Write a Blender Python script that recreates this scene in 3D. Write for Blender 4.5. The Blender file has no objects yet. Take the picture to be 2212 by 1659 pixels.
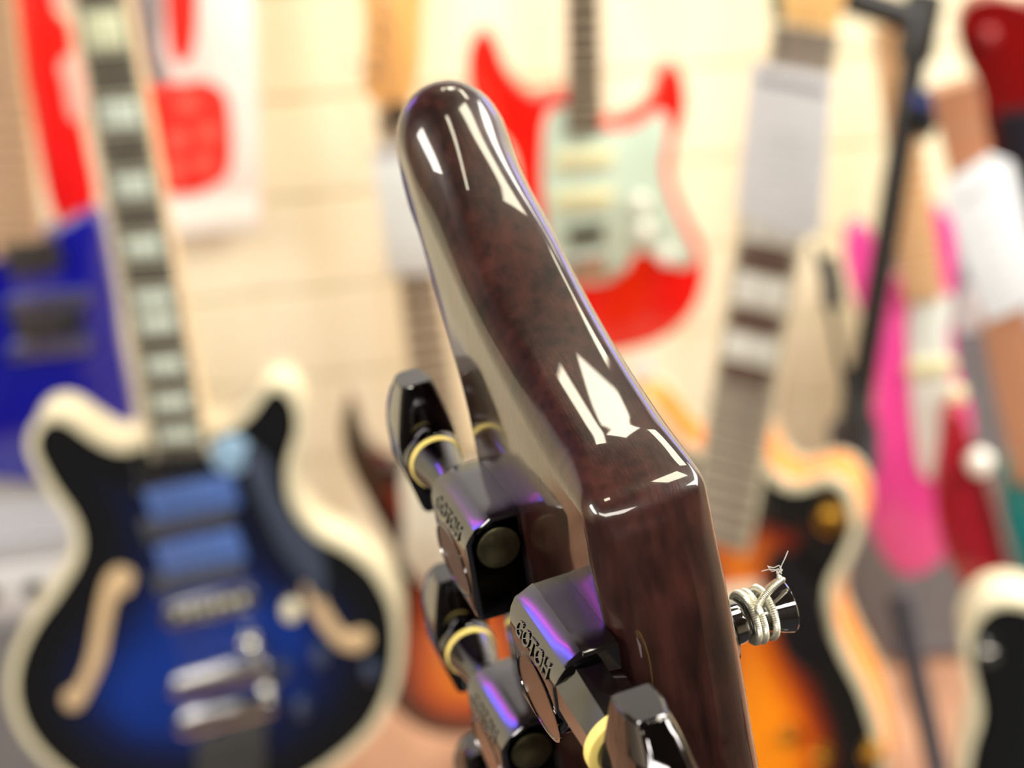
import bpy, bmesh, math, random
from mathutils import Vector, Matrix
from mathutils.geometry import delaunay_2d_cdt
random.seed(7)
PI = math.pi
SC = bpy.context.scene
COL = SC.collection

# ------------------------------------------------------------------ camera, world, light
PITCH = math.radians(28)
CAMZ = 1.6
FPX = 3300.0
cam_d = bpy.data.cameras.new('camera')
cam = bpy.data.objects.new('camera', cam_d); COL.objects.link(cam)
cam.location = (0, 0, CAMZ); cam.rotation_euler = (PI/2 - PITCH, 0, 0)
cam_d.sensor_width = 36; cam_d.lens = FPX/2212*36
cam_d.clip_start = 0.01; cam_d.clip_end = 30
cam_d.dof.use_dof = True; cam_d.dof.focus_distance = 0.226; cam_d.dof.aperture_fstop = 12.4
SC.camera = cam
vs = SC.view_settings
vs.view_transform = 'Standard'; vs.look = 'None'; vs.gamma = 1; vs.use_curve_mapping = False
vs.exposure = .86
w = bpy.data.worlds.new('world'); SC.world = w; w.use_nodes = True
w.node_tree.nodes['Background'].inputs[0].default_value = (1.0, 0.95, 0.88, 1)
w.node_tree.nodes['Background'].inputs[1].default_value = 0.55

FWD = Vector((0, math.cos(PITCH), -math.sin(PITCH)))
UPV = Vector((0, math.sin(PITCH), math.cos(PITCH)))
CAM = Vector((0, 0, CAMZ))
def ray(px, py):
    return Vector((1, 0, 0))*((px-1106)/FPX) - UPV*((py-829.5)/FPX) + FWD
def at(px, py, d):
    return CAM + ray(px, py)*d

# ------------------------------------------------------------------ materials
def lin(h):
    h = h.lstrip('#'); r = []
    for i in (0, 2, 4):
        v = int(h[i:i+2], 16)/255
        r.append(v/12.92 if v <= .04045 else ((v+.055)/1.055)**2.4)
    return (r[0], r[1], r[2], 1)
MATS = {}
def mat(name, col, rough=.4, metal=0, coat=0, emit=0, spec=.5):
    if name in MATS: return MATS[name]
    m = bpy.data.materials.new(name); m.use_nodes = True
    b = m.node_tree.nodes['Principled BSDF']
    c = lin(col) if isinstance(col, str) else col
    b.inputs['Base Color'].default_value = c
    b.inputs['Roughness'].default_value = rough; b.inputs['Metallic'].default_value = metal
    b.inputs['Coat Weight'].default_value = coat; b.inputs['Coat Roughness'].default_value = .03
    b.inputs['Specular IOR Level'].default_value = spec
    if emit:
        b.inputs['Emission Color'].default_value = c; b.inputs['Emission Strength'].default_value = emit
    # faint procedural variation so that nothing is perfectly uniform
    nt = m.node_tree
    if not emit:
        tc = nt.nodes.new('ShaderNodeTexCoord'); n = nt.nodes.new('ShaderNodeTexNoise')
        n.inputs['Scale'].default_value = 18; n.inputs['Detail'].default_value = 4
        mx = nt.nodes.new('ShaderNodeMix'); mx.data_type = 'RGBA'; mx.blend_type = 'MULTIPLY'
        mx.inputs[0].default_value = .18
        mx.inputs[6].default_value = c
        nt.links.new(tc.outputs['Object'], n.inputs['Vector']); nt.links.new(n.outputs['Fac'], mx.inputs[7])
        nt.links.new(mx.outputs[2], b.inputs['Base Color'])
    MATS[name] = m
    return m
def attr_mat(name, rough=.25, coat=1):
    if name in MATS: return MATS[name]
    m = bpy.data.materials.new(name); m.use_nodes = True; nt = m.node_tree
    b = nt.nodes['Principled BSDF']; a = nt.nodes.new('ShaderNodeVertexColor'); a.layer_name = 'burst'
    nt.links.new(a.outputs['Color'], b.inputs['Base Color'])
    b.inputs['Roughness'].default_value = rough; b.inputs['Coat Weight'].default_value = coat
    b.inputs['Coat Roughness'].default_value = .05
    MATS[name] = m; return m

def lacquer(name):
    m = bpy.data.materials.new(name); m.use_nodes = True; nt = m.node_tree; N = nt.nodes; L = nt.links
    b = N['Principled BSDF']
    tc = N.new('ShaderNodeTexCoord')
    mp = N.new('ShaderNodeMapping'); mp.inputs['Scale'].default_value = (500, 40, 500)
    n1 = N.new('ShaderNodeTexNoise'); n1.inputs['Scale'].default_value = 1; n1.inputs['Detail'].default_value = 5
    L.new(tc.outputs['Object'], mp.inputs[0]); L.new(mp.outputs[0], n1.inputs['Vector'])
    n2 = N.new('ShaderNodeTexNoise'); n2.inputs['Scale'].default_value = 90; n2.inputs['Detail'].default_value = 3
    L.new(tc.outputs['Object'], n2.inputs['Vector'])
    mul = N.new('ShaderNodeMath'); mul.operation = 'MULTIPLY'
    L.new(n1.outputs['Fac'], mul.inputs[0]); L.new(n2.outputs['Fac'], mul.inputs[1])
    cr = N.new('ShaderNodeValToRGB')
    cr.color_ramp.elements[0].position = .12; cr.color_ramp.elements[0].color = (.006, .0022, .002, 1)
    cr.color_ramp.elements[1].position = .42; cr.color_ramp.elements[1].color = (.038, .0115, .0095, 1)
    L.new(mul.outputs[0], cr.inputs[0]); L.new(cr.outputs[0], b.inputs['Base Color'])
    b.inputs['Roughness'].default_value = .30; b.inputs['Specular IOR Level'].default_value = .2
    b.inputs['Coat Weight'].default_value = 1; b.inputs['Coat Roughness'].default_value = .01; b.inputs['Coat IOR'].default_value = 1.5
    # micro scratches of a much-wiped lacquer: stretched, warped noise in the under layer
    mp2 = N.new('ShaderNodeMapping'); mp2.inputs['Scale'].default_value = (300, 300, 3500); mp2.inputs['Rotation'].default_value = (.5, .3, .2)
    n3 = N.new('ShaderNodeTexNoise'); n3.inputs['Scale'].default_value = 1; n3.inputs['Detail'].default_value = 4; n3.inputs['Distortion'].default_value = 1.5
    L.new(tc.outputs['Object'], mp2.inputs[0]); L.new(mp2.outputs[0], n3.inputs['Vector'])
    bp = N.new('ShaderNodeBump'); bp.inputs['Strength'].default_value = .5; bp.inputs['Distance'].default_value = .00008
    L.new(n3.outputs['Fac'], bp.inputs['Height']); L.new(bp.outputs[0], b.inputs['Normal'])
    n4 = N.new('ShaderNodeTexNoise'); n4.inputs['Scale'].default_value = 120; n4.inputs['Detail'].default_value = 2
    L.new(tc.outputs['Object'], n4.inputs['Vector'])
    bp2 = N.new('ShaderNodeBump'); bp2.inputs['Strength'].default_value = .05; bp2.inputs['Distance'].default_value = .00003
    L.new(n4.outputs['Fac'], bp2.inputs['Height']); L.new(bp2.outputs[0], b.inputs['Coat Normal'])
    return m
def speckled_metal(name, col, rough):
    m = bpy.data.materials.new(name); m.use_nodes = True; nt = m.node_tree; N = nt.nodes; L = nt.links
    b = N['Principled BSDF']; b.inputs['Metallic'].default_value = 1; b.inputs['Base Color'].default_value = lin(col)
    tc = N.new('ShaderNodeTexCoord'); n = N.new('ShaderNodeTexNoise'); n.inputs['Scale'].default_value = 900; n.inputs['Detail'].default_value = 4
    L.new(tc.outputs['Object'], n.inputs['Vector'])
    r = N.new('ShaderNodeMapRange'); r.inputs['To Min'].default_value = rough*.6; r.inputs['To Max'].default_value = rough*1.6
    L.new(n.outputs['Fac'], r.inputs['Value']); L.new(r.outputs[0], b.inputs['Roughness'])
    bp = N.new('ShaderNodeBump'); bp.inputs['Strength'].default_value = .12; bp.inputs['Distance'].default_value = .00004
    L.new(n.outputs['Fac'], bp.inputs['Height']); L.new(bp.outputs[0], b.inputs['Normal'])
    return m
def wall_mat():
    m = bpy.data.materials.new('pale_maple_panel'); m.use_nodes = True; nt = m.node_tree; N = nt.nodes; L = nt.links
    b = N['Principled BSDF']; tc = N.new('ShaderNodeTexCoord')
    mp = N.new('ShaderNodeMapping'); mp.inputs['Scale'].default_value = (9, 9, 1.3)
    n = N.new('ShaderNodeTexNoise'); n.inputs['Scale'].default_value = 1; n.inputs['Detail'].default_value = 6
    L.new(tc.outputs['Object'], mp.inputs[0]); L.new(mp.outputs[0], n.inputs['Vector'])
    cr = N.new('ShaderNodeValToRGB'); cr.color_ramp.elements[0].position = .3; cr.color_ramp.elements[0].color = lin('#e2d8b4')
    cr.color_ramp.elements[1].position = .65; cr.color_ramp.elements[1].color = lin('#f2efd8')
    L.new(n.outputs['Fac'], cr.inputs[0]); L.new(cr.outputs[0], b.inputs['Base Color']); b.inputs['Roughness'].default_value = .45
    return m
def wood_floor():
    m = bpy.data.materials.new('tan_floor'); m.use_nodes = True; nt = m.node_tree; N = nt.nodes; L = nt.links
    b = N['Principled BSDF']; tc = N.new('ShaderNodeTexCoord')
    n = N.new('ShaderNodeTexNoise'); n.inputs['Scale'].default_value = 5; n.inputs['Detail'].default_value = 6
    L.new(tc.outputs['Object'], n.inputs['Vector'])
    cr = N.new('ShaderNodeValToRGB'); cr.color_ramp.elements[0].position = .3; cr.color_ramp.elements[0].color = lin('#8a6552')
    cr.color_ramp.elements[1].position = .7; cr.color_ramp.elements[1].color = lin('#c09478')
    L.new(n.outputs['Fac'], cr.inputs[0]); L.new(cr.outputs[0], b.inputs['Base Color']); b.inputs['Roughness'].default_value = .5
    return m
CHROME = mat('chrome', '#d8d8d6', .12, 1)
STEEL = mat('fret_nickel', '#f0ead0', .3, .6)
STRG = mat('string_steel', '#e8e6dc', .25, 1)
BLACKP = mat('black_plastic', '#111112', .3)
CREAM = mat('cream_binding', '#ddd5b8', .35, coat=.6)
MINT = mat('mint_pickguard', '#cbe2d3', .3)
WHITE = mat('white_plastic', '#f3f2ec', .35)
PAPER = mat('paper', '#e3e8ea', .7)
INK = mat('grey_ink', '#6e6b6e', .7)
ROSE = mat('rosewood', '#4c382f', .5)
MAPLE = mat('maple', '#f6b870', .3, coat=.5)
PEARL = mat('pearl_inlay', '#dbe8dd', .25, coat=.5)
GOLD = mat('gold', '#c8963a', .3, 1)
TANF = mat('tan_fhole', '#d2b58e', .5)
STAND = mat('stand_black', '#08090a', .4)

# ------------------------------------------------------------------ object helpers
def tag(o, label=None, cat=None, group=None, kind=None):
    if label: o['label'] = label
    if cat: o['category'] = cat
    if group: o['group'] = group
    if kind: o['kind'] = kind
    return o
def mobj(name, bm, m, parent=None, smooth=True, ang=40):
    bmesh.ops.remove_doubles(bm, verts=bm.verts, dist=1e-7)
    bmesh.ops.recalc_face_normals(bm, faces=bm.faces)
    me = bpy.data.meshes.new(name); bm.to_mesh(me); bm.free()
    o = bpy.data.objects.new(name, me); COL.objects.link(o)
    if m: me.materials.append(m)
    if smooth:
        for p in me.polygons: p.use_smooth = True
        try: me.set_sharp_from_angle(angle=math.radians(ang))
        except Exception: pass
    if parent: o.parent = parent
    return o
def copyobj(o, parent):
    c = o.copy(); COL.objects.link(c); c.parent = parent
    return c
def loops_bm(loops, cap0=True, cap1=True, closed=True, bm=None):
    bm = bm or bmesh.new()
    R = [[bm.verts.new(v) for v in l] for l in loops]
    n = len(R[0])
    for a, b in zip(R, R[1:]):
        for i in range(n if closed else n-1):
            j = (i+1) % n
            bm.faces.new((a[i], a[j], b[j], b[i]))
    if cap0: bm.faces.new(R[0][::-1])
    if cap1: bm.faces.new(R[-1])
    return bm
def box_bm(x0, x1, y0, y1, z0, z1, bev=0, bm=None):
    b = bmesh.new()
    v = [b.verts.new((x, y, z)) for x in (x0, x1) for y in (y0, y1) for z in (z0, z1)]
    for f in ((0,1,3,2), (4,6,7,5), (0,4,5,1), (2,3,7,6), (0,2,6,4), (1,5,7,3)): b.faces.new([v[i] for i in f])
    if bev: bmesh.ops.bevel(b, geom=b.edges[:], offset=bev, segments=2, affect='EDGES')
    if bm:
        me = bpy.data.meshes.new('t'); b.to_mesh(me); b.free(); bm.from_mesh(me); bpy.data.meshes.remove(me); return bm
    return b
def lathe(profile, origin, axis, n=32, phase=0):
    """profile: (distance along axis, radius)"""
    axis = Vector(axis).normalized(); o = Vector(origin)
    u = axis.orthogonal().normalized(); v = axis.cross(u)
    loops = [[o + axis*a + (u*math.cos(2*PI*(k+phase)/n) + v*math.sin(2*PI*(k+phase)/n))*r for k in range(n)] for a, r in profile]
    return loops_bm(loops)
def tube(pts, r, n=8):
    pts = [Vector(p) for p in pts]; loops = []
    up = None
    for i, p in enumerate(pts):
        t = (pts[min(i+1, len(pts)-1)] - pts[max(i-1, 0)]).normalized()
        if up is None: up = t.orthogonal().normalized()
        up = (up - t*up.dot(t)).normalized(); s = t.cross(up)
        rr = r(i) if callable(r) else r
        loops.append([p + (up*math.cos(2*PI*k/n) + s*math.sin(2*PI*k/n))*rr for k in range(n)])
    return loops_bm(loops)
def spline(pts, closed=True, n=10):
    out = []; N = len(pts)
    rng = range(N) if closed else range(N-1)
    for i in rng:
        g = lambda k: Vector(pts[k % N]) if closed else Vector(pts[min(max(k, 0), N-1)])
        p0, p1, p2, p3 = g(i-1), g(i), g(i+1), g(i+2)
        for k in range(n):
            t = k/n
            out.append(.5*((2*p1) + (p2-p0)*t + (2*p0-5*p1+4*p2-p3)*t*t + (3*p1-p0-3*p2+p3)*t**3))
    if not closed: out.append(Vector(pts[-1]))
    return out
def resample(pts, n):
    P = pts + [pts[0]]; L = [0]
    for a, b in zip(P, P[1:]): L.append(L[-1] + (b-a).length)
    out = []; j = 0
    for k in range(n):
        d = L[-1]*k/n
        while L[j+1] < d: j += 1
        t = (d-L[j])/max(L[j+1]-L[j], 1e-9); out.append(P[j].lerp(P[j+1], t))
    return out
def ccw(pts):
    a = sum(p.x*q.y - q.x*p.y for p, q in zip(pts, pts[1:]+pts[:1]))
    return pts if a > 0 else pts[::-1]
def inset(pts, d):
    n = len(pts); out = []
    for i in range(n):
        t = (pts[(i+1) % n] - pts[i-1]).normalized(); nn = Vector((-t.y, t.x))
        out.append(pts[i] + nn*(d[i] if isinstance(d, list) else d))
    return out

# ------------------------------------------------------------------ the setting
YAW = math.radians(15)
HX = Vector((math.cos(YAW), math.sin(YAW), 0)); HN = Vector((math.sin(YAW), -math.cos(YAW), 0))
WALL0 = Vector((0, 2.22, 0))
WM = wall_mat()
def plank(o, ax, ay, az, x0, x1, y0, y1, z0, z1, bev=0):
    bm = box_bm(x0, x1, y0, y1, z0, z1, bev)
    M_ = Matrix((ax, ay, az)).transposed()
    for v in bm.verts: v.co = o + M_ @ v.co
    return bm
wall = mobj('wall_back', plank(WALL0, HX, -HN, Vector((0, 0, 1)), -3.5, 3.5, .012, .08, 0, 3.3), WM, smooth=False)
tag(wall, kind='structure')
# slatwall boards with recessed grooves between them: each board is a panel of the wall
z = 0.02; k = 0
while z < 2.1:
    p = mobj('panel', plank(WALL0, HX, -HN, Vector((0, 0, 1)), -2.4, 2.4, 0, .013, z, z+.146, .0025), WM, wall, smooth=False)
    z += .152
fl = mobj('floor', box_bm(-4, 4, .95, 5, -.05, 0), wood_floor(), smooth=False); tag(fl, kind='structure')
fl2 = mobj('floor', box_bm(-4, 4, -3.5, .95, -.05, 0), mat('dark_mirror_floor', '#1a1a1d', .9), smooth=False); tag(fl2, kind='structure')  # unseen near floor, made dark so the tuner ends mirror black
ce = mobj('ceiling', box_bm(-4, 4, -3.5, 5, 3.3, 3.35), mat('ceiling_paint', '#5f5b58', .8), smooth=False); tag(ce, kind='structure')
wb = mobj('wall_front', box_bm(-4, 4, -3.6, -3.5, 0, 3.3), mat('dim_wall', '#2a2522', .8), smooth=False); tag(wb, kind='structure')

for nm_, x0_, x1_ in (('wall_left', -4.05, -4), ('wall_right', 4, 4.05)):
    tag(mobj(nm_, box_bm(x0_, x1_, -3.5, 5, 0, 3.3), mat('beige_wall', '#a89a86', .8), smooth=False), kind='structure')

def light_panel(cx, cy, sx, sy, rot, strength, label, col=(1, .94, .83, 1), z=3.29):
    t = bpy.data.objects.new('ceiling_light', None); COL.objects.link(t); t.location = (cx, cy, z); t.rotation_euler = (0, 0, rot)
    tag(t, label, 'ceiling light', 'ceiling lights')
    m = bpy.data.materials.new('lamp_diffuser'); m.use_nodes = True; nt = m.node_tree
    nt.nodes.clear(); e = nt.nodes.new('ShaderNodeEmission'); oo = nt.nodes.new('ShaderNodeOutputMaterial')
    e.inputs[0].default_value = col; e.inputs[1].default_value = strength; nt.links.new(e.outputs[0], oo.inputs[0])
    mobj('diffuser', box_bm(-sx/2, sx/2, -sy/2, sy/2, -.02, -.012), m, t, smooth=False)
    fr = bmesh.new()
    for a in ((-sx/2-.02, -sx/2, -sy/2-.02, sy/2+.02), (sx/2, sx/2+.02, -sy/2-.02, sy/2+.02), (-sx/2, sx/2, -sy/2-.02, -sy/2), (-sx/2, sx/2, sy/2, sy/2+.02)):
        box_bm(*a, -.03, 0, 0, fr)
    mobj('frame', fr, WHITE, t, smooth=False)
    return t
LIGHTS = [
    (-.14, 1.30, .12, .44, .1, 15, 'narrow warm white strip light near the maple wall'),
    (.16, 1.44, .26, .40, -.5, 15, 'small warm white panel beside the narrow strip light'),
    (-.07, -.15, .12, .22, .3, 15, 'short warm white strip light above the camera'),
    (.78, .40, .44, .50, -.6, 15, 'square warm white panel to the right above the camera'),
    (.72, 1.32, .22, .6, .6, 15, 'slanted warm white strip light right of the others'),
    (2.3, .8, 1.4, 2.6, 0, 14, 'added fill light, large warm white panel at the right side of the ceiling'),  # this and the next two are added fill, clear of the lacquer highlights
    (-2.7, -1.5, 1.4, 2.4, 0, 16, 'added fill light, large warm white panel at the left side of the ceiling'),
    (0, -2.3, 2.4, .8, 0, 10, 'added fill light, large warm white panel at the back end of the ceiling'),
]
for i_, l in enumerate(LIGHTS):
    if i_ < 5: light_panel(*l[:5], 11.5, l[6], (1, .93, .70, 1))
    else: light_panel(*l)
def led_tube(name, a, b, r, col, strength, label):
    m = bpy.data.materials.new(name); m.use_nodes = True; nt = m.node_tree; nt.nodes.clear()
    e = nt.nodes.new('ShaderNodeEmission'); oo = nt.nodes.new('ShaderNodeOutputMaterial')
    e.inputs[0].default_value = col; e.inputs[1].default_value = strength; nt.links.new(e.outputs[0], oo.inputs[0])
    o = mobj(name, tube([a, b], r, 16), m); tag(o, label, 'neon tube', 'coloured neon tubes high on the wall')
led_tube('neon_tube', (-1.85, 1.66, 2.1), (-1.75, 1.70, 2.95), .02, (.12, .10, 1, 1), 14, 'upright blue violet neon tube high on the wall at the left')
led_tube('neon_tube', (-1.66, 1.71, 2.1), (-1.58, 1.74, 2.9), .012, (.9, .08, .8, 1), 8, 'upright magenta neon tube beside the left violet one')
led_tube('neon_tube', (1.25, 2.50, 2.3), (1.9, 2.68, 2.3), .03, (.12, .08, 1, 1), 14, 'level blue violet neon tube high on the wall at the right')
sof = mobj('reflector_trim_1', plank(WALL0, HX, -HN, Vector((0, 0, 1)), -3.5, 3.5, -.01, .012, 2.12, 3.28), mat('pale_reflector', '#f0f2f6', .6), smooth=False); tag(sof, kind='structure')  # unseen pale board added for the tuner facets to mirror

# ------------------------------------------------------------------ THE HEADSTOCK
# frame recovered from the photograph: columns = W (towards the near side), L (towards the tip), T (back to front)
MW = Vector((0.33332065, 0.36976605, -0.86727759)); ML = Vector((-0.1346777, -0.89177505, -0.43197126)); MT = Vector((0.93314482, -0.26078789, 0.2474478))
OH = Vector((1.30020497, 20.52011253, 250.0))*.001
def camvec(v): return Vector((1, 0, 0))*v.x - UPV*v.y + FWD*v.z
ax = -camvec(MW); ay = camvec(ML); az = camvec(MT)
HM = Matrix((ax, ay, az)).transposed().to_4x4(); HM.translation = CAM + camvec(OH)
hs = bpy.data.objects.new('electric_guitar', None); COL.objects.link(hs); hs.matrix_world = HM
tag(hs, 'dark brown glossy guitar headstock with black chrome tuners, sharp in the foreground', 'guitar')
def H(x, y, z): return Vector((-x, y, z))*.001
LAC = lacquer('dark_brown_lacquer')
BCH = speckled_metal('black_chrome', '#69686d', .11)
BCHS = mat('black_chrome_smooth', '#605f62', .06, 1)
BLK = mat('black_chrome_dark', '#1b1a1b', .12, 1)
CAPM = speckled_metal('worm_cap', '#6f6b52', .32)
BRZ = mat('brown_plate', '#75604f', .25, 1)
RING = mat('yellow_nylon', '#f0d87c', .45)

outl = [(-38.5, 53.5), (-42, 55.5), (-40.5, 50), (-38.5, 40), (-36, 28), (-31, 18), (-27.5, 10), (-26, 0), (-27, -20), (-27, -60), (-24, -100), (-21, -118), (21, -124), (27, -118), (40, -90), (48, -50), (43, -22), (39.5, -6), (37, 3), (34.5, 10), (31.5, 15.5), (27.5, 18.3), (22, 19.8), (8, 24.5), (-6, 30.5), (-20, 38.5), (-32, 46.5)]
outl = [(-43.5, 63.5), (-48.5, 61), (-50, 55), (-46.5, 45), (-39.5, 30), (-33.5, 18.5), (-29, 10), (-27, 0), (-27, -20), (-27, -60), (-24, -100), (-21, -118), (0, -121), (27, -118), (40, -90), (48, -50), (44, -22), (41, -6), (38.7, 3), (36.0, 11), (34.8, 13.8), (34.0, 15.6), (32.6, 17.0), (29.6, 18.5), (24, 20.7), (17, 22.6), (10, 25.0), (-4, 30.6), (-18, 38.6), (-29, 47.3), (-36.5, 56.5)]
o2 = ccw(resample(spline([(p[0]*.001, p[1]*.001) for p in outl], n=14), 680))
TH = .019
def tipw(p):
    w_ = max(0, min(1, (p.y-.026)/.014)); return w_*w_*(3-2*w_)
def ringsmooth(q, it=40):
    W_ = [tipw(p) for p in q]; n = len(q)
    for _ in range(it):
        q = [q[i]*(1-.6*W_[i]) + (q[i-1]+q[(i+1) % n])*(.3*W_[i]) for i in range(n)]
    return q
def edgew(p):
    return 1.0 if (-.036 < p.x < .020 and p.y > .018) else 0.0
def edgesmooth(q, it):
    n = len(q); W_ = [edgew(p) for p in q]
    for _ in range(3): W_ = [(W_[i-1]+W_[i]+W_[(i+1) % n])/3 for i in range(n)]
    for _ in range(it):
        q = [q[i]*(1-.6*W_[i]) + (q[i-1]+q[(i+1) % n])*(.3*W_[i]) for i in range(n)]
    return q
o2 = edgesmooth(ringsmooth(o2, 150), 160)
def rad(p, front):
    x, y = p.x*1000, p.y*1000
    tip = max(0, min(1, (y-38)/16)); corner = max(0, 1-math.hypot(x-33, y-17)/9)
    r = (3.6 if front else 5.0)
    r = r*(1-tip) + 9.0*tip
    r = r*(1-corner) + 1.7*corner
    return r*.001
def sm(a, it=25):
    for _ in range(it): a = [(a[i-1]+2*a[i]+a[(i+1) % len(a)])/4 for i in range(len(a))]
    return a
TIPC = Vector((-.036, .033))
def inset(pts, d):
    n = len(pts); out = []
    for i in range(n):
        t = (pts[(i+1) % n] - pts[i-1]).normalized(); nn = Vector((-t.y, t.x))
        if isinstance(d, list):
            w_ = max(0, min(1, (pts[i].y-.030)/.016)); w_ = w_*w_*(3-2*w_)
            if w_ > 0:
                dr = (TIPC - pts[i]); dr = dr.normalized()
                nn = (nn*(1-w_) + dr*w_).normalized()
        out.append(pts[i] + nn*(d[i] if isinstance(d, list) else d))
    return out
rb = sm([rad(p, False) for p in o2]); rf = sm([rad(p, True) for p in o2])
loops = []
NS = 10
def crown(q, zs):
    n = len(q); out = []
    for i in range(n):
        b = .0011*(1-((zs[i]-TH/2)/(TH/2))**2)
        t = (q[(i+1) % n] - q[i-1]).normalized(); out.append(q[i] - Vector((-t.y, t.x))*b)
    return ringsmooth(out, 50)
zrb = sum(rb)/len(rb); MID = []
for k in range(NS+1):
    th = PI/2*k/NS
    q = inset(o2, [r*(1-math.sin(th)) for r in rb]); q = crown(q, [r*(1-math.cos(th)) for r in rb]); loops.append([Vector((-p.x, p.y, r*(1-math.cos(th)))) for p, r in zip(q, rb)])
for k in range(1, 8):
    f = k/8; q = crown(o2, [a*(1-f)+(TH-b)*f for a, b in zip(rb, rf)])
    loops.append([Vector((-p.x, p.y, a*(1-f)+(TH-b)*f)) for p, a, b in zip(q, rb, rf)])
for k in range(NS+1):
    th = PI/2*(1-k/NS)
    q = inset(o2, [r*(1-math.sin(th)) for r in rf]); q = crown(q, [TH-r*(1-math.cos(th)) for r in rf]); loops.append([Vector((-p.x, p.y, TH-r*(1-math.cos(th)))) for p, r in zip(q, rf)])
head = mobj('headstock', loops_bm(loops), LAC, hs, ang=60)
# neck running on below
nk = [[H(sx*math.cos(a)*22+0, y, 9.5 + (9.5 if math.sin(a) > 0 else 14)*math.sin(a)) for a in [2*PI*i/24 for i in range(24)]] for sx, y in ((1, -112), (1, -160), (1.05, -220))]
mobj('neck', loops_bm(nk), LAC, hs)
fbm = mat('black_face', '#0b0a0b', .08, coat=1)

def text_mesh(body, size, ext, bold=.0):
    cu = bpy.data.curves.new('txt', 'FONT'); cu.body = body; cu.size = size; cu.extrude = ext; cu.offset = bold
    cu.align_x = 'CENTER'; cu.align_y = 'CENTER'; cu.resolution_u = 3
    ob = bpy.data.objects.new('txt', cu); COL.objects.link(ob)
    dg = bpy.context.evaluated_depsgraph_get(); me = bpy.data.meshes.new_from_object(ob.evaluated_get(dg))
    bpy.data.objects.remove(ob); return me

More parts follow.
